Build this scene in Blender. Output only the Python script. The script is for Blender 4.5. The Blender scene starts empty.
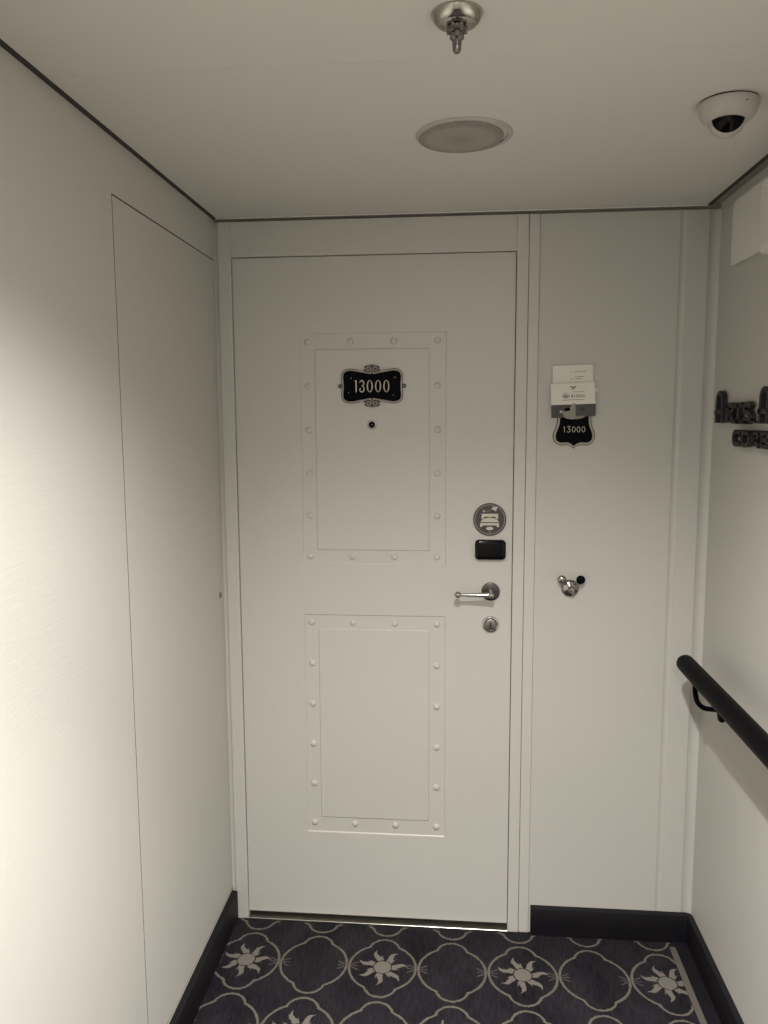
import bpy, bmesh, math
from mathutils import Vector, Matrix
PI = math.pi
SC = bpy.context.scene
COL = SC.collection

# ------------------------------------------------------------------ materials
class NT:
    def __init__(s, name):
        s.m = bpy.data.materials.new(name); s.m.use_nodes = True
        s.t = s.m.node_tree; s.b = s.t.nodes['Principled BSDF']
    def n(s, kind, **kw):
        x = s.t.nodes.new(kind)
        for k, v in kw.items(): setattr(x, k, v)
        return x
    def l(s, a, b): s.t.links.new(a, b)
    def mth(s, op, a, b=None, c=None, clamp=False):
        x = s.n('ShaderNodeMath', operation=op); x.use_clamp = clamp
        for i, v in enumerate((a, b, c)):
            if v is None: continue
            if isinstance(v, (int, float)): x.inputs[i].default_value = v
            else: s.l(v, x.inputs[i])
        return x.outputs[0]
    def mix(s, f, a, b):
        x = s.n('ShaderNodeMix', data_type='RGBA')
        if isinstance(f, (int, float)): x.inputs[0].default_value = f
        else: s.l(f, x.inputs[0])
        for i, v in ((6, a), (7, b)):
            if isinstance(v, tuple): x.inputs[i].default_value = (*v, 1)
            else: s.l(v, x.inputs[i])
        return x.outputs[2]
    def coord(s, scale=(1, 1, 1)):
        g = s.n('ShaderNodeNewGeometry'); mp = s.n('ShaderNodeMapping')
        mp.inputs['Scale'].default_value = scale
        s.l(g.outputs['Position'], mp.inputs['Vector']); return mp.outputs[0]
    def noise(s, scale, vec, detail=3):
        x = s.n('ShaderNodeTexNoise'); x.inputs['Scale'].default_value = scale
        x.inputs['Detail'].default_value = detail; s.l(vec, x.inputs['Vector']); return x.outputs[0]
    def bump(s, h, strength, dist):
        x = s.n('ShaderNodeBump'); x.inputs['Strength'].default_value = strength
        x.inputs['Distance'].default_value = dist; s.l(h, x.inputs['Height']); s.l(x.outputs[0], s.b.inputs['Normal'])

def plain(name, col, rough=.5, metal=0., var=.0, bump=0., bscale=300, sscale=(1, 1, 1), coat=0., spec=.5):
    t = NT(name); b = t.b
    b.inputs['Roughness'].default_value = rough; b.inputs['Metallic'].default_value = metal
    b.inputs['Specular IOR Level'].default_value = spec
    if coat: b.inputs['Coat Weight'].default_value = coat
    v = t.coord(sscale)
    n = t.noise(14, v)
    c1 = tuple(c*(1-var) for c in col); c2 = tuple(min(1, c*(1+var)) for c in col)
    t.l(t.mix(n, c1, c2), b.inputs['Base Color'])
    if bump: t.bump(t.noise(bscale, v), bump, .001)
    return t.m

WARM = (.60, .580, .532)
M = {}
M['paint'] = plain('cream_paint', WARM, .42, var=.012, bump=.05, bscale=60)
M['wallpanel'] = plain('cream_wall_panel', (.57, .550, .505), .55, var=.012, bump=.08, bscale=120)
M['linen'] = plain('linen_wall_covering', (.60, .580, .532), .6, var=.02, bump=.28, bscale=34, sscale=(1, .25, 14))
M['ceil'] = plain('ceiling_paint', (.76, .735, .68), .7, var=.01, bump=.05, bscale=80)
M['gap'] = plain('dark_gap_shade', (.05, .045, .045), .8)  # dark colour standing in for the shade inside open gaps
M['backer'] = plain('backing_board', (.30, .27, .23), .8)
M['rubber'] = plain('black_skirting', (.006, .0052, .0075), .55, var=.2, bump=.1, bscale=200, spec=.28)
M['steel'] = plain('brushed_steel', (.62, .60, .55), .28, 1.0, var=.05)
M['chrome'] = plain('chrome', (.52, .50, .475), .12, 1.0, var=.03)
M['escutcheon'] = plain('polished_escutcheon', (.50, .475, .43), .17, 1.0, var=.03)
M['hookchrome'] = plain('hook_chrome', (.36, .34, .32), .16, 1.0, var=.1)
M['darkchrome'] = plain('dark_chrome', (.20, .19, .185), .25, 1.0, var=.1)
M['satin'] = plain('satin_nickel', (.33, .31, .30), .35, 1.0, var=.12)
M['nickeldark'] = plain('dark_nickel', (.105, .10, .097), .32, 1.0, var=.2)
M['blackgloss'] = plain('black_gloss', (.003, .003, .004), .10, spec=.22)
M['black'] = plain('black_enamel', (.003, .0028, .0045), .5, spec=.04)
M['railblack'] = plain('black_rail', (.0035, .003, .004), .42, var=.1, spec=.03)
M['iron'] = plain('dark_iron', (.022, .02, .024), .5, .3, var=.2, bump=.3, bscale=300)
M['pewter'] = plain('pewter', (.34, .31, .265), .45, .35, var=.15, bump=.2, bscale=400)
M['pewterdark'] = plain('dark_pewter', (.06, .055, .05), .5, .5, var=.2)
M['cream'] = plain('cream_ink', (.60, .55, .45), .5)
M['paper'] = plain('paper', (.80, .775, .69), .7, var=.02)
M['ink'] = plain('grey_ink', (.10, .095, .085), .7)
M['darkprint'] = plain('printed_dark_band', (.075, .068, .068), .6, var=.35, bscale=10)
M['printlight'] = plain('printed_light_shape', (.30, .275, .235), .6, var=.1)
M['status'] = plain('dark_grey_magnet', (.058, .05, .052), .45)
M['statusrim'] = plain('grey_magnet_rim', (.22, .20, .17), .45)
M['white'] = plain('white_plastic', (.84, .82, .77), .22)
M['whitedull'] = plain('white_dull_plastic', (.52, .50, .455), .45)
M['grille'] = None
M['strip'] = plain('tan_carpet_edging', (.11, .097, .082), .6, var=.1, bump=.3)
M['border'] = plain('plain_dark_carpet', (.012, .0105, .014), .95, var=.3, bump=.5, bscale=700, spec=.1)
M['lens'] = plain('smoked_dome', (.002, .002, .003), .08, spec=.15)

def grille():
    t = NT('speaker_grille_fabric'); b = t.b; b.inputs['Roughness'].default_value = .7
    v = t.n('ShaderNodeTexVoronoi'); v.inputs['Scale'].default_value = 420; v.inputs['Randomness'].default_value = 0
    t.l(t.coord(), v.inputs['Vector'])
    f = t.mth('GREATER_THAN', v.outputs['Distance'], .42)
    t.l(t.mix(f, (.20, .185, .158), (.40, .375, .325)), b.inputs['Base Color'])
    return t.m
M['grille'] = grille()

def lampmat():
    t = NT('lit_lamp_lens'); b = t.b
    b.inputs['Emission Color'].default_value = (1, .93, .82, 1); b.inputs['Emission Strength'].default_value = 8
    return t.m
M['lamp'] = lampmat()

def carpet():
    t = NT('patterned_carpet'); b = t.b; m = t.mth
    g = t.n('ShaderNodeNewGeometry'); 
    # slight wobble of the yarn edges
    nz = t.n('ShaderNodeTexNoise'); nz.inputs['Scale'].default_value = 160; nz.inputs['Detail'].default_value = 1
    t.l(g.outputs['Position'], nz.inputs['Vector'])
    sp = t.n('ShaderNodeSeparateXYZ'); t.l(g.outputs['Position'], sp.inputs[0])
    ns = t.n('ShaderNodeSeparateColor'); t.l(nz.outputs['Color'], ns.inputs[0])
    X = m('ADD', sp.outputs[0], m('MULTIPLY', m('SUBTRACT', ns.outputs[0], .5), .006))
    Y = m('ADD', sp.outputs[1], m('MULTIPLY', m('SUBTRACT', ns.outputs[1], .5), .006))
    P, Q = .1972, .254
    U = m('DIVIDE', m('SUBTRACT', X, .040), P); V = m('DIVIDE', m('ADD', Y, .190), Q)
    iu = m('ROUND', U); iv = m('ROUND', V)
    a = m('MULTIPLY', m('SUBTRACT', U, iu), P); c = m('MULTIPLY', m('SUBTRACT', V, iv), Q)
    par = m('FLOORED_MODULO', m('ADD', iu, iv), 2.0)
    sun = m('LESS_THAN', m('ABSOLUTE', m('SUBTRACT', par, 0.0)), .5)
    def length(x, y): return m('SQRT', m('ADD', m('MULTIPLY', x, x), m('MULTIPLY', y, y)))
    de = m('MULTIPLY', m('SUBTRACT', length(m('DIVIDE', a, .0945), m('DIVIDE', c, .094)), 1.0), .094)
    ca = m('ABSOLUTE', c); aa = m('ABSOLUTE', a)
    dl = m('SUBTRACT', length(a, m('SUBTRACT', ca, .074)), .0435)
    d = m('MINIMUM', de, dl)
    line = m('LESS_THAN', m('ABSOLUTE', d), .0034)
    # little leaf marks either side of where two medallions meet
    r2 = m('SUBTRACT', .0985, aa)
    k1 = m('LESS_THAN', m('ABSOLUTE', m('SUBTRACT', ca, m('MULTIPLY', r2, .55))), .0024)
    k0 = m('LESS_THAN', ca, .0016)
    kw = m('MULTIPLY', m('GREATER_THAN', r2, .010), m('LESS_THAN', r2, .029))
    fl = m('MULTIPLY', m('MAXIMUM', k1, k0), kw)
    # sun
    r = length(a, c)
    ang = m('ARCTAN2', c, a)
    disc = m('LESS_THAN', r, .0245)
    def rays(n, off, wob, r1, w):
        an = m('ADD', m('ADD', ang, off), m('MULTIPLY', m('SINE', m('MULTIPLY', r, 85.0)), wob))
        q = m('MULTIPLY', an, n/(2*PI))
        q = m('ABSOLUTE', m('SUBTRACT', q, m('ROUND', q)))
        wd = m('MULTIPLY', m('SUBTRACT', 1.0, m('DIVIDE', m('SUBTRACT', r, .027), r1-.027)), w)
        return m('MULTIPLY', m('LESS_THAN', q, wd), m('GREATER_THAN', r, .0275))
    big = rays(7, -.05, .16, .074, .30)
    sm = rays(14, -.05+PI/14, .05, .050, .20)
    s2 = m('MULTIPLY', m('MAXIMUM', disc, m('MAXIMUM', big, sm)), sun)
    fine = t.noise(900, t.coord(), 2)
    med = t.noise(9, t.coord((1, .5, 1)), 4)
    streak = t.noise(70, t.coord((3, .35, 1)), 3)
    bg = t.mix(m('MULTIPLY', m('SUBTRACT', m('ADD', med, streak), .62), 1.35, clamp=True), (.0035, .0028, .0052), (.030, .0265, .032))
    bg = t.mix(m('MULTIPLY', fine, .25), bg, (.034, .030, .036))
    lc = t.mix(fine, (.10, .088, .072), (.22, .195, .165))
    sc_ = t.mix(fine, (.15, .135, .118), (.24, .215, .19))
    fcol = t.mix(m('MULTIPLY', fl, .5), bg, lc)
    fcol = t.mix(m('MULTIPLY', line, .9), fcol, lc)
    fcol = t.mix(m('MULTIPLY', s2, .95), fcol, sc_)
    t.l(fcol, b.inputs['Base Color']); b.inputs['Roughness'].default_value = .95
    b.inputs['Specular IOR Level'].default_value = .1
    t.bump(fine, .6, .003)
    return t.m
M['carpet'] = carpet()

# ------------------------------------------------------------------ geometry helpers
# surface frames: (u across, v up, w out of the surface towards the room)
def BACK(u, v, w): return (u, -w, v)
XR, XL, ZC = 1.337, -.052, 2.108
def RIGHT(u, v, w): return (XR-w, -u, v)
def LEFT(u, v, w): return (XL+w, u, v)
def CEIL(u, v, w): return (u, v, ZC-w)

class MB:
    def __init__(s): s.b = bmesh.new()
    def box(s, x0, x1, y0, y1, z0, z1, bev=0):
        r = bmesh.ops.create_cube(s.b, size=1)
        vs = r['verts']
        for v in vs:
            v.co = Vector(((x0+x1)/2+v.co.x*(x1-x0), (y0+y1)/2+v.co.y*(y1-y0), (z0+z1)/2+v.co.z*(z1-z0)))
        if bev:
            es = list({e for v in vs for e in v.link_edges})
            bmesh.ops.bevel(s.b, geom=es, offset=bev, segments=3, affect='EDGES', profile=.5)
        return s
    def prism(s, pts, F, w0, w1):
        n = len(pts)
        a = [s.b.verts.new(F(u, v, w0)) for u, v in pts]; c = [s.b.verts.new(F(u, v, w1)) for u, v in pts]
        s.b.faces.new(a); s.b.faces.new(c)
        for i in range(n): s.b.faces.new((a[i], a[(i+1) % n], c[(i+1) % n], c[i]))
        return s
    def ringprism(s, outer, inner, F, w0, w1):
        n = len(outer)
        A = [[s.b.verts.new(F(u, v, w)) for u, v in p] for p in (outer, inner) for w in (w0, w1)]
        o0, o1, i0, i1 = A
        for k in range(n):
            j = (k+1) % n
            for p, q in ((o0, o1), (o1, i1), (i1, i0), (i0, o0)):
                s.b.faces.new((p[k], p[j], q[j], q[k]))
        return s
    def ribbon(s, pts, wd, F, w0, w1):
        n = len(pts)
        if not isinstance(wd, (list, tuple)): wd = [wd]*n
        L, R = [], []
        for i, (x, y) in enumerate(pts):
            x0, y0 = pts[max(0, i-1)]; x1, y1 = pts[min(n-1, i+1)]
            dx, dy = x1-x0, y1-y0; q = math.hypot(dx, dy) or 1
            h = wd[i]/2
            L.append((x-dy/q*h, y+dx/q*h)); R.append((x+dy/q*h, y-dx/q*h))
        V = [[s.b.verts.new(F(u, v, w)) for u, v in p] for p in (L, R) for w in (w0, w1)]
        l0, l1, r0, r1 = V
        for k in range(n-1):
            for p, q in ((l0, l1), (l1, r1), (r1, r0), (r0, l0)):
                s.b.faces.new((p[k], p[k+1], q[k+1], q[k]))
        for k in (0, n-1): s.b.faces.new((l0[k], l1[k], r1[k], r0[k]))
        return s
    def lathe(s, prof, c, F, n=48):
        """prof: list of (radius, w) spun round the surface normal at c=(u,v)"""
        rings = []
        for r, w in prof:
            if r < 1e-6: rings.append([s.b.verts.new(F(c[0], c[1], w))])
            else: rings.append([s.b.verts.new(F(c[0]+r*math.cos(2*PI*k/n), c[1]+r*math.sin(2*PI*k/n), w)) for k in range(n)])
        for A, B in zip(rings, rings[1:]):
            for k in range(n):
                j = (k+1) % n
                if len(A) == 1 and len(B) == 1: continue
                if len(A) == 1: s.b.faces.new((A[0], B[k], B[j]))
                elif len(B) == 1: s.b.faces.new((A[k], A[j], B[0]))
                else: s.b.faces.new((A[k], A[j], B[j], B[k]))
        return s
    def tube(s, path, rad, n=20, caps=True):
        P = [Vector(p) for p in path]
        if not isinstance(rad, (list, tuple)): rad = [rad]*len(P)
        t0 = (P[1]-P[0]).normalized(); up = Vector((0, 0, 1)) if abs(t0.z) < .9 else Vector((1, 0, 0))
        nrm = t0.cross(up).normalized(); rings = []
        for i, p in enumerate(P):
            t = (P[min(i+1, len(P)-1)]-P[max(i-1, 0)]).normalized()
            nrm = (nrm-t*nrm.dot(t)).normalized(); bn = t.cross(nrm)
            rings.append([s.b.verts.new(p+(nrm*math.cos(2*PI*k/n)+bn*math.sin(2*PI*k/n))*rad[i]) for k in range(n)])
        for A, B in zip(rings, rings[1:]):
            for k in range(n): s.b.faces.new((A[k], A[(k+1) % n], B[(k+1) % n], B[k]))
        if caps: s.b.faces.new(rings[0]); s.b.faces.new(rings[-1])
        return s
    def ball(s, c, r, sx=1, sy=1, sz=1, seg=24):
        q = bmesh.ops.create_uvsphere(s.b, u_segments=seg, v_segments=seg//2, radius=r)
        for v in q['verts']: v.co = Vector((c[0]+v.co.x*sx, c[1]+v.co.y*sy, c[2]+v.co.z*sz))
        return s
    def build(s, name, mat, parent=None, smooth=None, bevel=0):
        bmesh.ops.recalc_face_normals(s.b, faces=s.b.faces)
        me = bpy.data.meshes.new(name)
        if smooth:
            lim = math.radians(smooth)
            for f in s.b.faces: f.smooth = True
            for e in s.b.edges:
                if len(e.link_faces) == 2: e.smooth = e.calc_face_angle(0) < lim
        o = bpy.data.objects.new(name, me)
        org = s.origin if hasattr(s, 'origin') else None
        if org is None:
            co = [v.co for v in s.b.verts]
            lo = Vector([min(c[i] for c in co) for i in range(3)]); hi = Vector([max(c[i] for c in co) for i in range(3)])
            org = (lo+hi)/2
        org = Vector(org)
        bmesh.ops.translate(s.b, verts=s.b.verts, vec=-org)
        s.b.to_mesh(me); s.b.free()
        me.materials.append(mat); COL.objects.link(o)
        o['_w'] = 1; del o['_w']
        if parent is not None:
            pw = parent
            acc = Vector((0, 0, 0))
            while pw is not None: acc += pw.location; pw = pw.parent
            o.parent = parent; o.location = org-acc
        else: o.location = org
        if bevel:
            md = o.modifiers.new('bevel', 'BEVEL'); md.width = bevel; md.segments = 2; md.limit_method = 'ANGLE'; md.angle_limit = math.radians(50)
        return o

def empty(name, loc, label, cat, group=None):
    o = bpy.data.objects.new(name, None); COL.objects.link(o); o.location = loc; o.empty_display_size = .02
    o['label'] = label; o['category'] = cat
    if group: o['group'] = group
    return o
def struct(o): o['kind'] = 'structure'; return o
def spline(pts, k=8, closed=False):
    n = len(pts); out = []
    rng = range(n) if closed else range(n-1)
    for i in rng:
        if closed: p0, p1, p2, p3 = (pts[(i+j) % n] for j in (-1, 0, 1, 2))
        else: p0, p1, p2, p3 = pts[max(i-1, 0)], pts[i], pts[i+1], pts[min(i+2, n-1)]
        for q in range(k):
            t = q/k
            out.append(tuple(.5*((2*b)+(-a+c)*t+(2*a-5*b+4*c-d)*t*t+(-a+3*b-3*c+d)*t**3) for a, b, c, d in zip(p0, p1, p2, p3)))
    if not closed: out.append(tuple(pts[-1]))
    return out
def circ(cx, cy, rx, ry=None, n=32, a0=0, a1=2*PI):
    ry = rx if ry is None else ry
    full = abs(a1-a0-2*PI) < 1e-6
    return [(cx+rx*math.cos(a0+(a1-a0)*k/(n if full else n-1)), cy+ry*math.sin(a0+(a1-a0)*k/(n if full else n-1))) for k in range(n)]
def rrect(x0, x1, y0, y1, r, n=6):
    out = []
    for cx, cy, a in ((x1-r, y1-r, 0), (x0+r, y1-r, PI/2), (x0+r, y0+r, PI), (x1-r, y0+r, 1.5*PI)):
        out += [(cx+r*math.cos(a+PI/2*k/n), cy+r*math.sin(a+PI/2*k/n)) for k in range(n+1)]
    return out

# ------------------------------------------------------------------ the setting
YB = -3.3                       # far end of the passage behind the camera
ZT = 2.20
f = MB().box(-.3, 1.6, YB-.1, .1, -.05, 0).build('floor', M['carpet']); struct(f)
c = MB()
c.box(-.0405, 1.297, -.9395, -.0115, ZC, ZC+.014)
c.box(-.0405, 1.297, YB, -.9405, ZC, ZC+.014)
struct(c.build('ceiling', M['ceil'], bevel=.0008))
struct(MB().box(-.3, 1.6, YB-.1, .1, ZT, ZT+.05).build('ceiling_void', M['gap']))
# back wall: backing board, plus the face panel right of the door
struct(MB().box(-.3, 1.6, .03, .1, 0, ZT).build('wall_back', M['backer']))
struct(MB().box(.8606, 1.232, -.0, .03, .0, 2.0985, .0008).build('wall_back_panel', M['wallpanel']))
def cove(x0, x1, d, name):
    n = 10; pts = [(x0+(x1-x0)*k/n, -d*math.sin(PI*k/n)) for k in range(n+1)]+[(x1, -.03), (x0, -.03)]
    return struct(MB().prism(pts, lambda u, v, w: (u, -v, w), 0, 2.0985).build(name, M['wallpanel'], smooth=20))
cove(1.232, 1.249, .0022, 'trim_1')
struct(MB().box(1.249, 1.308, -.0005, .03, 0, 2.0985, .002).build('trim_2', M['wallpanel']))
cove(1.308, XR, .0040, 'trim_3')
# light lip under the ceiling along the back wall
struct(MB().box(-.0405, 1.297, -.0115, -.0095, 2.1045, 2.1078).build('trim_4', M['ceil']))
struct(MB().box(-.052, 1.337, .008, .03, 2.09, ZT).build('gap_shade_4', M['backer']))  # brown filler, its colour stands in for shade under the ceiling edge
struct(MB().box(XL, -.0400, YB, -.0, ZC-.001, ZC+.012).build('gap_shade_1', M['gap']))  # dark strip painting the shade into the left ceiling gap
struct(MB().box(1.2965, 1.310, YB, -.0, ZC+.001, ZC+.012).build('gap_shade_2', M['gap']))  # dark strip painting the shade beside the right ceiling edge
struct(MB().box(1.310, XR, YB, .0, ZC+.006, ZC+.014).build('gap_shade_3', M['backer']))  # brown strip for the softer shade in the rest of this gap
struct(MB().box(XL, -.0393, .003, .03, 0, 2.0985).build('trim_7', M['paint']))
# left wall, cut round the flush door
w = MB()
w.box(XL-.12, XL, YB, -.6765, 0, ZT)
w.box(XL-.12, XL, -.6765, .03, 1.9965, ZT)
w.box(XL-.12, XL, -.6765, .03, 0, .0985)
w.box(XL-.12, XL, -.0045, .03, .09, 2.0)
struct(w.build('wall_left', M['linen']))
struct(MB().box(XL-.12, XL-.0115, -.69, .03, .09, 2.0).build('trim_8', M['gap']))  # dark backing that paints the seam depth as shade
struct(MB().box(XR, XR+.12, YB, .03, 0, ZT).build('wall_right', M['wallpanel']))
struct(MB().box(-.3, 1.6, YB-.1, YB, 0, ZT).build('wall_far', M['wallpanel']))

# flush service door in the left wall
g = MB().box(XL-.0115, XL-.0005, -.6765, -.6728, .0985, 1.9965); g.box(XL-.0115, XL-.0005, -.6728, -.0045, 1.9930, 1.9965); g.box(XL-.0115, XL-.0005, -.6728, -.0045, .0985, .1015)
struct(g.build('trim_13', M['gap']))  # dark filler in place of the shade in the open door seam
d2 = MB().box(XL-.011, XL, -.6728, -.0070, .1015, 1.9930).build('door_2', M['linen']); struct(d2)
k = MB().lathe([(0, .003), (.0045, .003), (.0075, .0035), (.0085, .0028), (.009, 0)], (-.038, 1.036), LEFT, 28).build('cam_lock', M['satin'], d2, 40)
k['label'] = 'small dark round metal lock'
MB().box(XL+.003, XL+.0036, -.0415, -.0345, 1.0353, 1.0367).build('key_slot', M['black'], k)
MB().box(XL+.003, XL+.0034, -.0405, -.0355, 1.041, 1.0418).build('key_slot', M['black'], k)

# skirtings
def sweep(path, name, top=.0886, thick=.016, mat=M['rubber']):
    """path: plan polyline of the wall line; the skirting stands inside it (left of travel)"""
    n = len(path); b = MB()
    prof = [(0, 0), (0, top), (-.010, top), (-.0142, top-.0012), (-.0158, top-.004), (-.016, .03), (-.016, 0)]
    prof = [(q*thick/.016, z) for q, z in prof]
    rings = []
    for i, (x, y) in enumerate(path):
        x0, y0 = path[max(0, i-1)]; x1, y1 = path[min(n-1, i+1)]
        dx, dy = x1-x0, y1-y0; q = math.hypot(dx, dy); nx, ny = -dy/q, dx/q
        rings.append([b.b.verts.new((x+nx*p, y+ny*p, z)) for p, z in prof])
    for A, B in zip(rings, rings[1:]):
        for k in range(len(prof)-1): b.b.faces.new((A[k], A[k+1], B[k+1], B[k]))
    b.b.faces.new(rings[0]); b.b.faces.new(rings[-1])
    return struct(b.build(name, mat, smooth=35))
R0 = .02
arc = [(XR-R0+R0*math.sin(a*PI/16), -R0+R0*math.cos(a*PI/16)) for a in range(9)]
sweep([(.866, -.0), (XR-R0, -.0)], 'baseboard_back')
sweep(arc[0:]+[(XR, -.2), (XR, YB)], 'baseboard_right')
sweep([(XL, YB), (XL, -.006)], 'baseboard_left', thick=.018, top=.092)
b = MB().box(1.266, 1.284, YB, -.040, 0, .0045, .0016); struct(b.build('trim_6', M['strip']))
struct(MB().box(1.284, 1.325, YB, -.012, 0, .0022).build('trim_12', M['border']))

# ------------------------------------------------------------------ stateroom door
YL = .005                        # leaf face depth
door = bpy.data.objects.new('door_1', None); COL.objects.link(door); door.location = (.4, 0, 0); struct(door)
door['label'] = 'cream riveted cabin door with two inset panels and lever handle'; door['category'] = 'door'
fr = MB()
fr.box(-.0395, -.0025, -.004, .03, 0, 2.0985, .0015)      # left jamb
fr.box(.7985, .8300, -.004, .03, 0, 2.0985, .0015)        # right jamb
fr.box(-.0025, .7985, -.003, .03, 2.0020, 2.0985, .0012)  # header
fr.build('door_frame', M['paint'], door)
MB().box(.8312, .8600, -.003, .03, 0, 2.0985, .0015).build('frame_cover_strip', M['paint'], door)
MB().box(-.0035, .7985, .022, .03, 0, 2.01).build('frame_rebate', M['gap'], door)

PX0, PX1 = .1895, .607
PAN = [(1.1245, 1.790), (.2905, .973)]      # z ranges of the two inset bands
RX0, RX1 = .2320, .5590
RAI = [(1.1665, 1.744), (.3400, .928)]
leaf = MB(); bm = leaf.b
def B(u, v, w): return (u, YL-w, v)
x0, x1, z0, z1 = -.0008, .7966, .022, 2.0000
xs = [x0, PX0, PX1, x1]; zs = [z0, PAN[1][0], PAN[1][1], PAN[0][0], PAN[0][1], z1]
grid = [[bm.verts.new(B(x, z, 0)) for x in xs] for z in zs]
for i in range(5):
    for j in range(3):
        if j == 1 and i in (1, 3): continue
        bm.faces.new((grid[i][j], grid[i][j+1], grid[i+1][j+1], grid[i+1][j]))
bk = [[bm.verts.new(B(x, z, -.017)) for x in (x0, x1)] for z in (z0, z1)]
bm.faces.new((bk[0][0], bk[0][1], bk[1][1], bk[1][0]))
bm.faces.new([grid[0][j] for j in range(4)]+[bk[0][1], bk[0][0]])
bm.faces.new([grid[5][j] for j in range(4)]+[bk[1][1], bk[1][0]])
bm.faces.new([grid[i][0] for i in range(6)]+[bk[1][0], bk[0][0]])
bm.faces.new([grid[i][3] for i in range(6)]+[bk[1][1], bk[0][1]])
leaf.origin = (.4, 0, .02)
leafo = leaf.build('door_leaf', M['paint'], door)
def rr(x0, x1, z0, z1, r, w, b):
    pts = rrect(x0, x1, z0, z1, r, 4)
    return [b.b.verts.new(B(u, v, w)) for u, v in pts]
def bridge(b, A, C):
    n = len(A)
    for k in range(n): b.b.faces.new((A[k], A[(k+1) % n], C[(k+1) % n], C[k]))
rivet_me = None
for pi in (0, 1):
    pz0, pz1 = PAN[pi]; rz0, rz1 = RAI[pi]
    b = MB(); D = .0026
    A = rr(PX0, PX1, pz0, pz1, .0002, 0, b)
    C = rr(PX0+.0022, PX1-.0022, pz0+.0032, pz1-.0032, .003, -D, b)
    E_ = rr(RX0-.0012, RX1+.0012, rz0-.0012, rz1+.0012, .004, -D, b)
    F_ = rr(RX0+.0014, RX1-.0014, rz0+.0014, rz1-.0014, .003, 0.0004, b)
    bridge(b, A, C); bridge(b, C, E_); bridge(b, E_, F_); b.b.faces.new(F_)
    pn = b.build('inset_panel', M['paint'], door)
    pn['label'] = 'upper inset panel edged with rivets' if pi == 0 else 'lower inset panel edged with rivets'
    if pi == 0:
        zz = [1.147, 1.2675, 1.391, 1.5155, 1.640, 1.7655]
    else:
        zz = [.3205, .446, .5715, .697, .8225, .9485]
    spots = [(x, z) for z in zz for x in (.2110, .5820)]+[(x, z) for z in (zz[0], zz[-1]) for x in (.335, .458)]
    for (x, z) in spots:
        if rivet_me is None:
            r = MB(); r.origin = B(x, z, -D)
            r.lathe([(.0096, -D-.0003), (.0096, -D+.0008), (.0090, -D+.0021), (.0072, -D+.0038), (.0045, -D+.0050), (.002, -D+.0055), (0, -D+.0056)], (x, z), B, 24)
            ro = r.build('rivet', M['paint'], pn, 60); rivet_me = ro.data
        else:
            ro = bpy.data.objects.new('rivet', rivet_me); COL.objects.link(ro); ro.parent = pn
            ro.location = Vector(B(x, z, -D))-(pn.location+door.location)

def DF(u, v, w): return (u, YL-w, v)
# peephole
p = MB().lathe([(.0135, 0), (.0135, .0025), (.0125, .004), (.0095, .0042), (.0082, .002), (.0080, .001)], (.3950, 1.5305), DF, 36).build('peephole', M['satin'], door, 40)
MB().lathe([(.0082, .0015), (.006, .0032), (.003, .0042), (0, .0045)], (.3950, 1.5305), DF, 28).build('peephole_lens', M['lens'], p, 60)
MB().ball((.3955, YL-.0050, 1.5308), .0016, seg=12).build('lens_sparkle', M['chrome'], p, 60)  # chrome bead standing in for the sparkle in the lens
# lever handle
hc = (.7368, 1.0495)
h = MB().lathe([(.0265, 0), (.0265, .0055), (.0255, .0075), (.0235, .0083), (.0, .0085)], hc, DF, 48).build('door_handle', M['nickeldark'], door, 35)
h['label'] = 'chrome lever handle on round rose'
lv = MB()
lv.lathe([(.0085, .008), (.0085, .048), (.0075, .0515), (.0045, .054), (0, .0545)], (hc[0], 1.0478), DF, 24)
P = [(.740-.0970*i/8, -.045, 1.0478) for i in range(9)]
lv.tube([(x, y+YL, z) for x, y, z in P], [.0076, .0073, .0069, .0064, .0059, .0054, .0049, .0044, .0040], 20)
lv.ball((.6425, YL-.045, 1.0478), .0098)
lv.build('lever', M['chrome'], h, 50)
# lock cylinder
q = MB().lathe([(.0242, 0), (.0242, .004), (.0226, .0065), (.0195, .0072), (.0175, .006), (.0160, .0035), (0, .0032)], (.7378, .9525), DF, 44).build('lock_cylinder', M['chrome'], door, 40)
MB().lathe([(.0150, .003), (.0148, .0055), (.013, .0062), (0, .0062)], (.7378, .9525), DF, 36).build('cylinder_core', M['satin'], q, 40)
MB().prism(rrect(.7366, .7390, .9455, .9610, .001), DF, .0060, .0066).build('keyhole', M['black'], q)
# card reader
MB().prism(rrect(.6905, .7785, 1.1445, 1.201, .011), DF, 0, .007).build('reader_base', M['satin'], door, 40)
cr = MB(); o1 = rrect(.691, .778, 1.148, 1.2035, .011); 
bm = cr.b
def lay(ins, bul, w):
    x0, x1, y0, y1, r = .691+ins, .778-ins, 1.145+ins, 1.2005-ins, .011
    pts = rrect(x0, x1, y0, y1, max(r-ins*.5, .004), 6)
    return [bm.verts.new(DF(u, v+ (bul*(1-((u-.7345)/.0435)**2) if v > 1.1728 else -bul*(1-((u-.7345)/.0435)**2)), w)) for u, v in pts]
L = [lay(-.0005, .001, .006), lay(-.0005, .001, .012), lay(.001, .001, .0150), lay(.004, .0008, .0168), lay(.010, .0005, .0175)]
for A, C in zip(L, L[1:]): bridge(cr, A, C)
bm.faces.new(L[-1]); bm.faces.new(L[0])
cro = cr.build('card_reader', M['blackgloss'], door, 40); cro['label'] = 'black glossy key card reader'
# threshold
th = MB().box(-.0035, .7985, -.011, .025, 0, .0075, .0012).build('threshold', M['steel'], door); th['label'] = 'bright metal sill plate'

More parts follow.
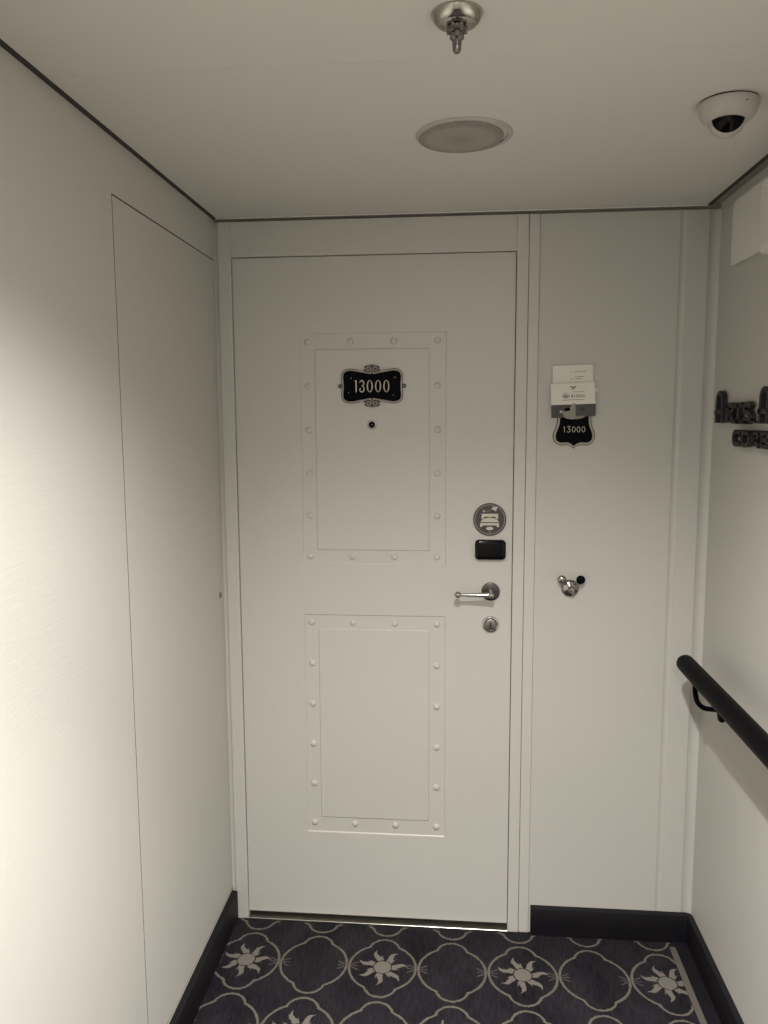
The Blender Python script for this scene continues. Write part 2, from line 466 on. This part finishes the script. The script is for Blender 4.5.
# ------------------------------------------------------------------ oval number plaque
CX, CZ = .3965, 1.6395
pl = empty('number_plaque', (CX, YL, CZ-.06), 'ornate black and pewter number plaque reading 13000, on the door above the peephole', 'plaque')
def outline(s=0.0):
    k = s
    quarter = [(0, .0390-k), (.012, .0402-k), (.021, .0424-k), (.034, .0445-k), (.049, .0475-k), (.063-k*.5, .0488-k), (.0762-k*.8, .0462-k*.8), (.0845-k*.9, .0395-k*.5), (.0878-k, .0300-k*.3), (.0876-k, .0180), (.0866-k, .0080), (.0864-k, 0)]
    pts = quarter+[(x, -y) for x, y in quarter[-2::-1]]
    pts += [(-x, y) for x, y in pts[-2:0:-1]]
    return spline(pts, 5, True)
def OF(u, v, w): return (CX+u, YL-.0004-w, CZ+v)
MB().prism(outline(), OF, 0, .004).build('plaque_frame', M['pewter'], pl, 30)
MB().ringprism(outline(-.0002), outline(.0013), OF, .0038, .0049).build('outer_bead', M['pewterdark'], pl, 30)
MB().ringprism(outline(.0052), outline(.0060), OF, .0038, .0052).build('inner_bead', M['pewterdark'], pl, 30)
fa = MB().prism(outline(.0055), OF, .0035, .0050)
for sg in (1, -1): fa.prism([(-.006, sg*.032), (-.002, sg*.0355), (0, sg*.0405), (.002, sg*.0355), (.006, sg*.032)], OF, .0036, .0050)
fa.build('plaque_face', M['black'], pl, 30)
def spiral(cx, cy, r0, r1, a0, turns, n=26):
    return [(cx+(r0+(r1-r0)*k/n)*math.cos(a0+turns*2*PI*k/n), cy+(r0+(r1-r0)*k/n)*math.sin(a0+turns*2*PI*k/n)) for k in range(n+1)]
for sg in (1, -1):
    o = MB(); dk = MB()
    dk.prism([(x, y*sg) for x, y in spline([(0, .0385), (.010, .0345), (.021, .0385), (.0275, .0430), (.0205, .0475), (.0225, .0535), (.0185, .0575), (.010, .0590), (0, .0605), (-.010, .0590), (-.0185, .0575), (-.0225, .0535), (-.0205, .0475), (-.0275, .0430), (-.021, .0385), (-.010, .0345)], 4, True)], OF, .002, .0052)
    dk.build('crest_backing', M['pewterdark'], pl, 30)
    for mx in (1, -1):
        T = lambda pts: [(x*mx, y*sg) for x, y in pts]
        o.ribbon(T(spiral(.0105, .0470, .0014, .0082, PI*.9, 1.15)), [.0022]*27, OF, .005, .0068)
        o.ribbon(T(spline([(.0195, .0470), (.0215, .0520), (.0175, .0565), (.009, .0575), (0, .0592)], 6)), .0015, OF, .005, .0066)
        o.ribbon(T(spline([(.0015, .0400), (.009, .0365), (.018, .0388), (.027, .0430), (.038, .0455)], 6)), .0026, OF, .005, .0066)
    o.build('scroll_crest', M['pewter'], pl, 30)
for mx in (1, -1):
    MB().ringprism(circ(mx*.0905, .000, .0062), circ(mx*.0905, 0, .0026), OF, .001, .0050).build('side_loop', M['pewterdark'], pl, 30)
def digit(ch, cx, cz, hw, hh, thick, thin, F, w0, w1, parent, mat):
    b = MB()
    if ch == '0':
        b.ringprism(circ(cx, cz, hw, hh), circ(cx, cz, hw-thick, hh-thin), F, w0, w1)
    elif ch == '1':
        b.prism([(cx-thick*.5, cz-hh), (cx+thick*.5, cz-hh), (cx+thick*.5, cz+hh), (cx, cz+hh), (cx-thick*1.5, cz+hh*.86), (cx-thick*.5, cz+hh*.80)], F, w0, w1)
    elif ch == '3':
        c = spline([(-.72, .55), (-.45, .88), (0, .95), (.55, .78), (.72, .45), (.45, .12), (-.05, .02), (.5, -.08), (.86, -.42), (.60, -.82), (.0, -.95), (-.6, -.80), (-.82, -.45)], 5)
        n = len(c); pts = [(cx+x*hw, cz+y*hh) for x, y in c]
        wd = [thin+(thick-thin)*min(1, abs(math.sin(k/n*2*PI)))*1.0 for k in range(n)]
        b.ribbon(pts, wd, F, w0, w1)
        if thick > thin*1.5: b.prism(circ(cx-.58*hw, cz-.45*hh, thick*.62, n=14), F, w0, w1)
    return b.build('numeral', mat, parent)
for ch, u, hw in (('1', -.0455, .004), ('3', -.0292, .0078), ('0', -.0064, .0086), ('0', .0172, .0086), ('0', .0408, .0086)):
    digit(ch, u, -.0004, hw, .0168, .0034, .0013, OF, .0048, .0058, pl, M['cream'])
for u, v in ((-.060, .0225), (.0650, .0235), (-.0675, -.0190), (.0605, -.0255)):
    a, c_ = (.0033, .0007) if u > 0 and v > 0 else (.0022, .0007)
    MB().prism([(u+(a if k % 2 == 0 else c_)*math.cos(k*PI/4), v+(a if k % 2 == 0 else c_)*math.sin(k*PI/4)) for k in range(8)], OF, .0048, .0054).build('star', M['cream'], pl)

# ------------------------------------------------------------------ round bed magnet
SX, SZ, SR = .7322, 1.2595, .0470
ms = empty('door_magnet', (SX, YL, SZ-SR), 'round dark grey magnet with pale bed and star picture, above the card reader', 'magnet')
def SF(u, v, w): return (SX+u*SR, YL-.0004-w, SZ+v*SR)
MB().lathe([(0, 0), (1, 0), (1, .002), (.97, .003), (0, .003)], (0, 0), SF, 64).build('magnet_disc', M['status'], ms, 30)
MB().ringprism(circ(0, 0, 1.0, n=64), circ(0, 0, .945, n=64), SF, .0028, .0038).build('outer_rim', M['pewterdark'], ms, 30)
MB().ringprism(circ(0, 0, .93, n=64), circ(0, 0, .87, n=64), SF, .0028, .0036).build('inner_rim', M['statusrim'], ms, 30)
b = MB()
b.prism([(-.5, .03), (-.5, .35), (.5, .35), (.5, .03), (.42, .03), (.36, .12), (.25, .19), (.1, .17), (0, .13), (-.1, .17), (-.25, .19), (-.36, .12), (-.42, .03)], SF, .0028, .0038)
b.prism(spline([(-.56, -.16), (-.42, .00), (-.22, .085), (0, .10), (.22, .085), (.42, -.0), (.56, -.16)], 4), SF, .0028, .0038)
b.prism([(-.58, -.22), (.56, -.22), (.56, -.46), (.45, -.46), (.40, -.36), (-.40, -.36), (-.47, -.46), (-.58, -.46)], SF, .0028, .0038)
b.build('bed_picture', M['cream'], ms)
MB().prism(circ(0, -.55, .22, .10, 24), SF, .0028, .0036).build('glow_picture', M['cream'], ms)
b = MB()
b.prism([(.10, .64), (.20, .80), (.33, .76), (.46, .82), (.42, .66), (.36, .50), (.26, .58)], SF, .0028, .0038)
b.prism([(-.36+(.09 if k % 2 == 0 else .04)*math.cos(k*PI/4), .51+(.09 if k % 2 == 0 else .04)*math.sin(k*PI/4)) for k in range(8)], SF, .0028, .0038)
b.build('star_picture', M['cream'], ms)
MB().ribbon(spline([(-.28, .56), (-.12, .50), (.0, .58), (.14, .62)], 5), .035, SF, .0028, .0034).build('dust_picture', M['statusrim'], ms)
MB().ringprism(circ(0, -.78, .085, n=20), circ(0, -.78, .045, n=20), SF, .0028, .0034).build('small_mark', M['statusrim'], ms)

# ------------------------------------------------------------------ shield number plate
HX = .9625
sh = empty('shield_sign', (HX, 0, 1.46), 'black shield sign reading 13000 with silver border, on the wall panel below the paper cards', 'sign')
def shield(s):
    S = (.0615-s)/.0615
    half = [(.049*1, .088), (.0488, .075), (.0500, .060), (.0555, .046), (.0590, .034), (.0580, .022), (.0500, .0115), (.036, .0068), (.022, .0078), (.010, .0060), (.0, 0)]
    pts = [(x*S, y*(1-s/.05)+s*1.0 if y < .02 else y-0*s) for x, y in half]
    return pts+[(-x, y) for x, y in pts[-2::-1]]
def HF(u, v, w): return (HX+u, -.0004-w, 1.4605+v)
def shp(i):
    o = [(.0465-i, .098), (.0468-i, .084), (.0480-i, .070), (.0515-i, .058), (.0565-i, .046), (.0580-i, .034), (.0540-i*.9, .021+i*.3), (.043-i*.6, .0120+i*.8), (.030, .0100+i), (.018, .0105+i), (.008, .0065+i), (0, .0005+i)]
    l = spline(o, 3); return l+[(-x, y) for x, y in l[-2::-1]]
MB().prism(shp(0), HF, 0, .003).build('shield_back', M['pewterdark'], sh, 30)
MB().ringprism(shp(.0018), shp(.0076), HF, .0028, .0042).build('shield_border', M['pewter'], sh, 30)
MB().prism(shp(.0074), HF, .0026, .0034).build('shield_face', M['black'], sh, 30)
def thin(ch, cx, cz, hw, hh, t, F, w0, w1, parent, mat):
    b = MB()
    if ch == '1': b.ribbon([(cx-hw*.5, cz+hh*.62), (cx, cz+hh), (cx+.0001, cz+hh*.9), (cx+.0001, cz-hh)], t, F, w0, w1)
    elif ch == '0': b.ringprism(circ(cx, cz, hw, hh, 24), circ(cx, cz, hw-t, hh-t, 24), F, w0, w1)
    elif ch == '3': b.ribbon([(cx+x*hw, cz+y*hh) for x, y in spline([(-.8, 1), (.75, 1), (-.05, .18), (.6, .0), (.85, -.4), (.4, -.9), (-.3, -.95), (-.9, -.75)], 4)], t, F, w0, w1)
    elif ch == '#':
        for q in (-.3, .35): b.ribbon([(cx+(q-.15)*hw, cz-hh), (cx+(q+.15)*hw, cz+hh)], t, F, w0, w1)
        for q in (-.35, .35): b.ribbon([(cx-hw, cz+q*hh), (cx+hw, cz+q*hh)], t, F, w0, w1)
    return b.build('numeral', mat, parent)
for ch, u in (('1', -.0265), ('3', -.0150), ('0', -.0010), ('0', .0120), ('0', .0255)):
    thin(ch, u, .0545, .0048, .0080, .0013, HF, .0032, .0038, sh, M['cream'])

# ------------------------------------------------------------------ cards above the shield
def tilt(cx, cz, a, w00):
    ca, sa = math.cos(a), math.sin(a)
    return lambda u, v, w: (cx+u*ca-v*sa, -(w00+w), cz+u*sa+v*ca)
bc = empty('paper_card', (.955, 0, 1.637), 'blank-edged cream paper card standing highest, behind the card marked #13000', 'card', None)
bc['label'] = 'upper cream paper card with faint grey lines, standing behind the card marked #13000'
CF = tilt(.9555, 1.640, .030, .0050)
MB().prism([(-.0545, -.020), (.0560, -.020), (.0560, .0515), (-.0545, .0515)], CF, 0, .0008).build('card_sheet', M['paper'], bc)
b = MB()
for u0, u1, v in ((.006, .037, .0335), (-.005, -.002, .0335), (.006, .031, .0195), (-.006, .001, .0140), (.008, .024, .0145)):
    b.ribbon([(u0, v), (u1, v)], .0011, CF, .0008, .0011)
b.build('printed_lines', M['ink'], bc)
fc = empty('paper_card', (.957, 0, 1.55), 'cream card marked #13000 over a dark printed band, above the black shield sign', 'card')
DF2 = tilt(.9565, 1.6150, .030, .0115)
MB().prism([(-.0600, -.0310), (.0605, -.0310), (.0590, .0270), (-.0605, .0270)], DF2, 0, .0010).build('card_sheet', M['paper'], fc)
b = MB()
b.ribbon([(-.030, -.0185), (.030, -.0185)], .0011, DF2, .0010, .0013)
b.ribbon([(-.003, .0030), (.031, .0030)], .0010, DF2, .0010, .0013)
b.ribbon([(-.026, .0010), (-.014, .0000)], .0010, DF2, .0010, .0013)
b.ringprism(circ(-.0215, -.0082, .0082, .0052, 24), circ(-.0215, -.0082, .0058, .0034, 24), DF2, .0010, .0013)
b.prism(circ(-.0215, -.0082, .0030, .0022, 16), DF2, .0010, .0013)
b.ribbon(spline([(-.0150, -.0120), (-.0105, -.0075), (-.0120, -.0030)], 4), .0013, DF2, .0010, .0013)
for q in (-.0062, -.0022, .0022, .0062): b.prism(circ(q, .0150+abs(q)*.45, .0019, .0019, 12), DF2, .0010, .0013)
b.ribbon([(-.0040, .0108), (.0040, .0108)], .0016, DF2, .0010, .0013)
b.ribbon(spline([(-.0065, .0175), (-.004, .0135), (.004, .0135), (.0065, .0175)], 4), .0010, DF2, .0010, .0013)
b.build('printed_marks', M['ink'], fc)
for ch, u in (('#', -.0030), ('1', .0035), ('3', .0090), ('0', .0157), ('0', .0222), ('0', .0287)):
    thin(ch, u, -.0085, .0025, .0040, .0012, DF2, .0010, .0013, fc, M['ink'])
bd = MB().prism([(-.0600, -.0665), (.0600, -.0645), (.0610, -.0310), (-.0598, -.0310)], DF2, -.0005, .0006).build('printed_band', M['darkprint'], fc)
b = MB()
b.prism(spline([(-.028, -.0560), (-.0335, -.0520), (-.0300, -.0480), (-.0200, -.0500), (-.0080, -.0400), (-.004, -.0310), (.004, -.0275), (.0055, -.0330), (.006, -.0500), (.005, -.0705), (-.010, -.0710), (-.0230, -.0670)], 4, True), DF2, .0006, .0013)
b.build('light_figure', M['printlight'], bd)
b = MB(); b.prism(spline([(.006, -.0715), (.006, -.0640), (.034, -.0635), (.024, -.0695), (.013, -.0715)], 4, True), DF2, .0006, .0012)
b.build('mid_figure', M['statusrim'], bd)
b = MB()
b.prism(circ(-.016, -.0440, .0080, .0050, 20), DF2, .0013, .0017)
b.build('dark_figure', M['black'], bd)
MB().prism(circ(.0235, -.0450, .0085, .0050, 20), DF2, .0006, .0012).build('dark_figure', M['pewterdark'], bd)
MB().prism(circ(-.0340, -.0500, .0034, n=16), DF2, .0013, .0018).build('pale_dot', M['cream'], bd)
MB().prism([(.0590, .0020), (.0665, .0022), (.0665, .0110), (.0590, .0108)], DF2, -.0008, .0000).build('side_tab', M['paper'], fc)

# ------------------------------------------------------------------ chrome coat hook
hk = empty('coat_hook', (.962, 0, 1.04), 'small chrome coat hook, right knob dark, on the wall panel beside the door', 'hook')
MB().lathe([(.0250, 0), (.0250, .003), (.0235, .0065), (.0180, .0095), (.0100, .0115), (.0075, .013), (.0068, .020), (.0088, .0245), (.0088, .030), (.006, .0335), (0, .0345)], (.9620, 1.0635), BACK, 44).build('boss', M['hookchrome'], hk, 40)
b = MB()
for mx in (-1, 1):
    b.tube([(.962+mx*.012, -.006, 1.078), (.962+mx*.0185, -.010, 1.0845), (.962+mx*.0245, -.017, 1.0905)], [.0050, .0042, .0038], 14)
b.build('arm', M['chrome'], hk, 40)
for mx in (-1, 1):
    MB().ball((.962+mx*.0262, -.0215, 1.0920), .0126, sy=.62).build('knob', M['hookchrome'] if mx < 0 else M['black'], hk, 60)

# ------------------------------------------------------------------ handrail on the right wall
RXc, RZ, RR = 1.252, .8905, .0240
rl = empty('handrail', (RXc, -.9, RZ), 'black tubular handrail with curved wall brackets on the right wall', 'handrail')
path = [(RXc, -.1125, RZ)]+[(RXc, -.1125-RR*(1-math.cos(a)), RZ) for a in (.35, .7, 1.05, 1.4)]+[(RXc, -.141, RZ)]+[(RXc, -.15-.2*i, RZ) for i in range(0, 12)]
rad = [.004]+[RR*math.sin(a) for a in (.35, .7, 1.05, 1.4)]+[RR]+[RR]*12
rad[1] = max(rad[1], .008)
MB().tube(path, rad, 32).build('rail', M['railblack'], rl, 50)
for yb in (-.225, -1.55):
    pa = spline([(RXc, yb, RZ-.018), (RXc, yb, .858), (RXc+.002, yb+.001, .835), (RXc+.010, yb+.004, .813), (RXc+.026, yb+.010, .798), (RXc+.048, yb+.020, .791), (XR-.022, yb+.028, .787), (XR-.006, yb+.034, .778)], 6)
    br = MB().tube(pa, .0066, 16).build('bracket', M['railblack'], rl, 60)
    MB().lathe([(.0175, 0), (.0175, .007), (.0155, .0105), (.0080, .0125), (0, .0125)], (-yb-.036, .768), RIGHT, 28).build('flange', M['railblack'], br, 40)

# ------------------------------------------------------------------ raised letter sign on the right wall
sg = empty('letter_sign', (XR, -.2, 1.47), 'dark raised lettering in two lines on the right wall, above the handrail', 'sign')
GH = {
 'A': [[(-.42, 0), (-.40, .62), (-.30, .90), (0, 1.0), (.30, .90), (.40, .62), (.42, 0)], [(-.62, .36), (.42, .36)]],
 'R': [[(-.38, 0), (-.38, 1)], [(-.5, .97), (.2, .97), (.40, .75), (.2, .50), (-.38, .50)], [(0, .50), (.45, .02)]],
 'T': [[(0, 0), (0, 1)], [(-.48, .95), (.48, .95)], [(-.25, .04), (.25, .04)]],
 'S': [[(.40, .80), (.1, .98), (-.35, .85), (-.35, .60), (.30, .42), (.40, .18), (.05, .02), (-.42, .15)]],
 'E': [[(.42, .95), (-.38, .95), (-.38, .05), (.42, .05)], [(-.38, .5), (.25, .5)]],
 'C': [[(.42, .80), (.1, .97), (-.32, .85), (-.42, .5), (-.32, .12), (.1, .03), (.42, .2)]],
 'O': [[(0, .97), (-.35, .82), (-.42, .5), (-.35, .15), (0, .03), (.35, .15), (.42, .5), (.35, .82), (0, .97)]],
}
def letter(ch, u, v, w, h, t):
    b = MB()
    for st in GH[ch]:
        pts = [(u+x*w, v+y*h) for x, y in st]
        if len(pts) > 4 and ch in 'ASCO': pts = spline(pts, 4)
        b.ribbon(pts, t, RIGHT, .004, .016)
    return b.build('letter', M['iron'], sg)
letter('A', .096, 1.532, .056, .078, .0115)
for ch, u in (('R', .178), ('T', .236), ('S', .295)): letter(ch, u, 1.535, .054, .044, .0125)
letter('A', .398, 1.532, .056, .078, .0115)
MB().box(XR-.016, XR-.004, -.352, -.145, 1.5325, 1.5375).build('letter_base', M['iron'], sg)
for ch, u in (('C', .232), ('O', .292), ('R', .352), ('E', .412)): letter(ch, u, 1.479, .054, .033, .0105)
MB().box(XR-.016, XR-.004, -.440, -.215, 1.5125, 1.5160).build('letter_bar', M['iron'], sg)
for u, v in ((.072, 1.56), (.120, 1.55), (.182, 1.54), (.238, 1.55), (.295, 1.54), (.375, 1.56), (.421, 1.555), (.222, 1.500), (.280, 1.500), (.352, 1.485), (.40, 1.484)):
    MB().lathe([(.003, 0), (.003, .005)], (u, v), RIGHT, 10).build('standoff', M['iron'], sg)

# ------------------------------------------------------------------ white wall box, upper right
wb = empty('wall_unit', (XR, -.38, 1.88), 'white plastic box unit on a rounded backplate, high on the right wall under the ceiling', 'wall unit')
MB().prism(rrect(.122, .70, 1.926, 2.085, .018), RIGHT, 0, .012).build('backplate', M['white'], wb, 40, bevel=.002)
bx = MB(); 
def wl(ins, w):
    return [bx.b.verts.new(RIGHT(u, v, w)) for u, v in rrect(.402+ins, .70-ins, 1.897+ins, 2.058-ins, .022-ins*.8, 6)]
L = [wl(0, .010), wl(0, .038), wl(.0015, .044), wl(.005, .0485), wl(.012, .0505)]
for A, C in zip(L, L[1:]): bridge(bx, A, C)
bx.b.faces.new(L[-1]); bx.b.faces.new(L[0])
bx.build('front_cover', M['white'], wb, 50)
MB().lathe([(.0035, .048), (.0035, .053), (0, .0535)], (.445, 2.036), RIGHT, 16).build('cover_glint', M['white'], wb, 50)  # white bump in place of the small glossy highlight on the cover
MB().box(XR-.034, XR-.012, -.385, -.370, 1.938, 1.944, .001).build('cable_clip', M['pewterdark'], wb)

# ------------------------------------------------------------------ ceiling fittings
sp = empty('sprinkler_head', (.631, -1.075, 2.05), 'chrome sprinkler head hanging from the ceiling at the top centre', 'sprinkler')
SPC = (.631, -1.078)
MB().lathe([(.0358, 0), (.0364, .0012), (.0352, .004), (.0330, .0085), (.0300, .0125), (.0260, .0150), (.0200, .0165), (.0080, .0168)], SPC, CEIL, 48).build('escutcheon', M['escutcheon'], sp, 50)
MB().lathe([(.0105, .014), (.0105, .0175), (.0135, .0185), (.0135, .0245), (.0105, .0260), (.0100, .0330), (.0068, .0355), (.0062, .044), (.0058, .049), (.0040, .0520), (0, .0530)], SPC, CEIL, 16).build('nozzle', M['darkchrome'], sp, 40)
b = MB()
for a in range(6):
    an = a*PI/3; x, y = SPC[0]+.0125*math.cos(an), SPC[1]+.0125*math.sin(an)
    b.box(x-.0022, x+.0022, y-.0022, y+.0022, ZC-.027, ZC-.015, .0006)
b.build('frame_arms', M['darkchrome'], sp)

sk = empty('ceiling_speaker', (.645, -.6, ZC-.01), 'flush round ceiling speaker with grey grille and white ring, in front of the door', 'speaker')
MB().lathe([(.0955, 0), (.0960, .002), (.0940, .0042), (.0890, .0048), (.0860, .0040), (.0850, .001)], (.6465, -.600), CEIL, 72).build('speaker_ring', M['whitedull'], sk, 50)
MB().lathe([(.0850, .0), (.0850, .0035), (.0835, .0058), (.060, .0068), (0, .0074)], (.6395, -.592), CEIL, 72).build('speaker_grille', M['grille'], sk, 50)

cm = empty('dome_camera', (1.12, -.73, 2.04), 'white dome security camera with black lens window, on the ceiling near the right wall', 'camera')
CC = (1.1155, -.718)
MB().lathe([(.0490, -.0005), (.0490, .003)], CC, CEIL, 56).build('base_gap_shade', M['black'], cm, 40)  # black ring painting the dark gap between housing and ceiling
MB().lathe([(.0505, .0025), (.0522, .005), (.0520, .009), (.0495, .018), (.0450, .0265), (.0400, .032), (.0350, .0355), (.0290, .0370)], CC, CEIL, 64).build('housing', M['whitedull'], cm, 50)
# the turret is a white ball with a black window turned towards the passage
DC = Vector((CC[0]-.002, CC[1]-.004, ZC-.0330))
MB().ball(DC, .0310, seg=48).build('turret', M['whitedull'], cm, 60)
ax = Vector((-.22, -1, .06)).normalized(); rot = ax.to_track_quat('Z', 'Y')
def TF(u, v, w): return tuple(DC+rot @ Vector((u, v, w)))
MB().lathe([(.0316*math.sin(a), .0316*math.cos(a)) for a in [math.radians(61)*k/10 for k in range(10, -1, -1)]], (0, 0), TF, 48).build('lens_window', M['lens'], cm, 60)
MB().ball((1.1300, -.7635, ZC-.0145), .0030, sx=1.6, sz=.6, seg=12).build('screw_recess', M['black'], cm, 60)

# ------------------------------------------------------------------ unseen ceiling lamps: downlight before the door, added fill behind the camera
def lamp(x, y, r, beams, label, col=(1, .98, .95)):
    """a recessed reflector lamp, also the body of the added fill; its light distribution is the sum of co-located cones"""
    d = empty('unseen_downlight', (x, y, ZC), label, 'light')
    MB().lathe([(r+.012, 0), (r+.012, .003), (r, .004), (r-.003, .0)], (x, y), CEIL, 40).build('trim_ring', M['white'], d, 40)
    MB().lathe([(0, .0012), (r-.003, .0012), (r-.003, .0002)], (x, y), CEIL, 40).build('lamp_lens', M['lamp'], d, 40)
    for cone, power in beams:
        if cone == 0:      # wide lambertian part of the lamp face; all of the added fill
            L = bpy.data.lights.new('downlight', 'AREA'); L.shape = 'DISK'; L.size = .045; L.energy = power; L.color = col
            o = bpy.data.objects.new('wide_glow', L); COL.objects.link(o); o.parent = d; o.location = (0, 0, -.008); continue
        L = bpy.data.lights.new('downlight', 'SPOT'); L.energy = power; L.color = col; L.spot_size = math.radians(cone); L.spot_blend = 1; L.shadow_soft_size = .016
        o = bpy.data.objects.new('downlight_beam', L); COL.objects.link(o); o.parent = d; o.location = (0, 0, -.022)
LAMPS = [(.69, -1.41, .035, [(85, 178), (140, 138), (0, 1.2)]), (.62, -2.75, .05, [(0, 19.5)])]  # second lamp is fill light, added out of view as corridor ambient
for (x, y, r, bm_), lb in zip(LAMPS, ('small round ceiling downlight over the passage, nearest the door', 'added unseen fill light built as a round ceiling fitting, at the passage end')):
    lamp(x, y, r, bm_, lb)

# ------------------------------------------------------------------ world, camera, colour
w = bpy.data.worlds.new('world'); SC.world = w; w.use_nodes = True
w.node_tree.nodes['Background'].inputs[0].default_value = (.9, .85, .8, 1); w.node_tree.nodes['Background'].inputs[1].default_value = .02
cam = bpy.data.cameras.new('camera'); co = bpy.data.objects.new('camera', cam); COL.objects.link(co); SC.camera = co
r = Vector((0.9960517614, 0.0886283146, -0.0050902321)); u = Vector((-0.0054378414, 0.1181437166, 0.9929816172)); fw = Vector((-0.088607666, 0.9890334090, -0.1181592037))
co.matrix_world = Matrix(((r.x, u.x, -fw.x, .63092), (r.y, u.y, -fw.y, -2.25662), (r.z, u.z, -fw.z, 1.54922), (0, 0, 0, 1)))
cam.sensor_fit = 'VERTICAL'; cam.sensor_height = 32.0; cam.lens = 789.93*32.0/1024; cam.clip_start = .02
vs = SC.view_settings; vs.view_transform = 'Standard'; vs.look = 'None'; vs.gamma = 1; vs.use_curve_mapping = False; vs.exposure = 0.0
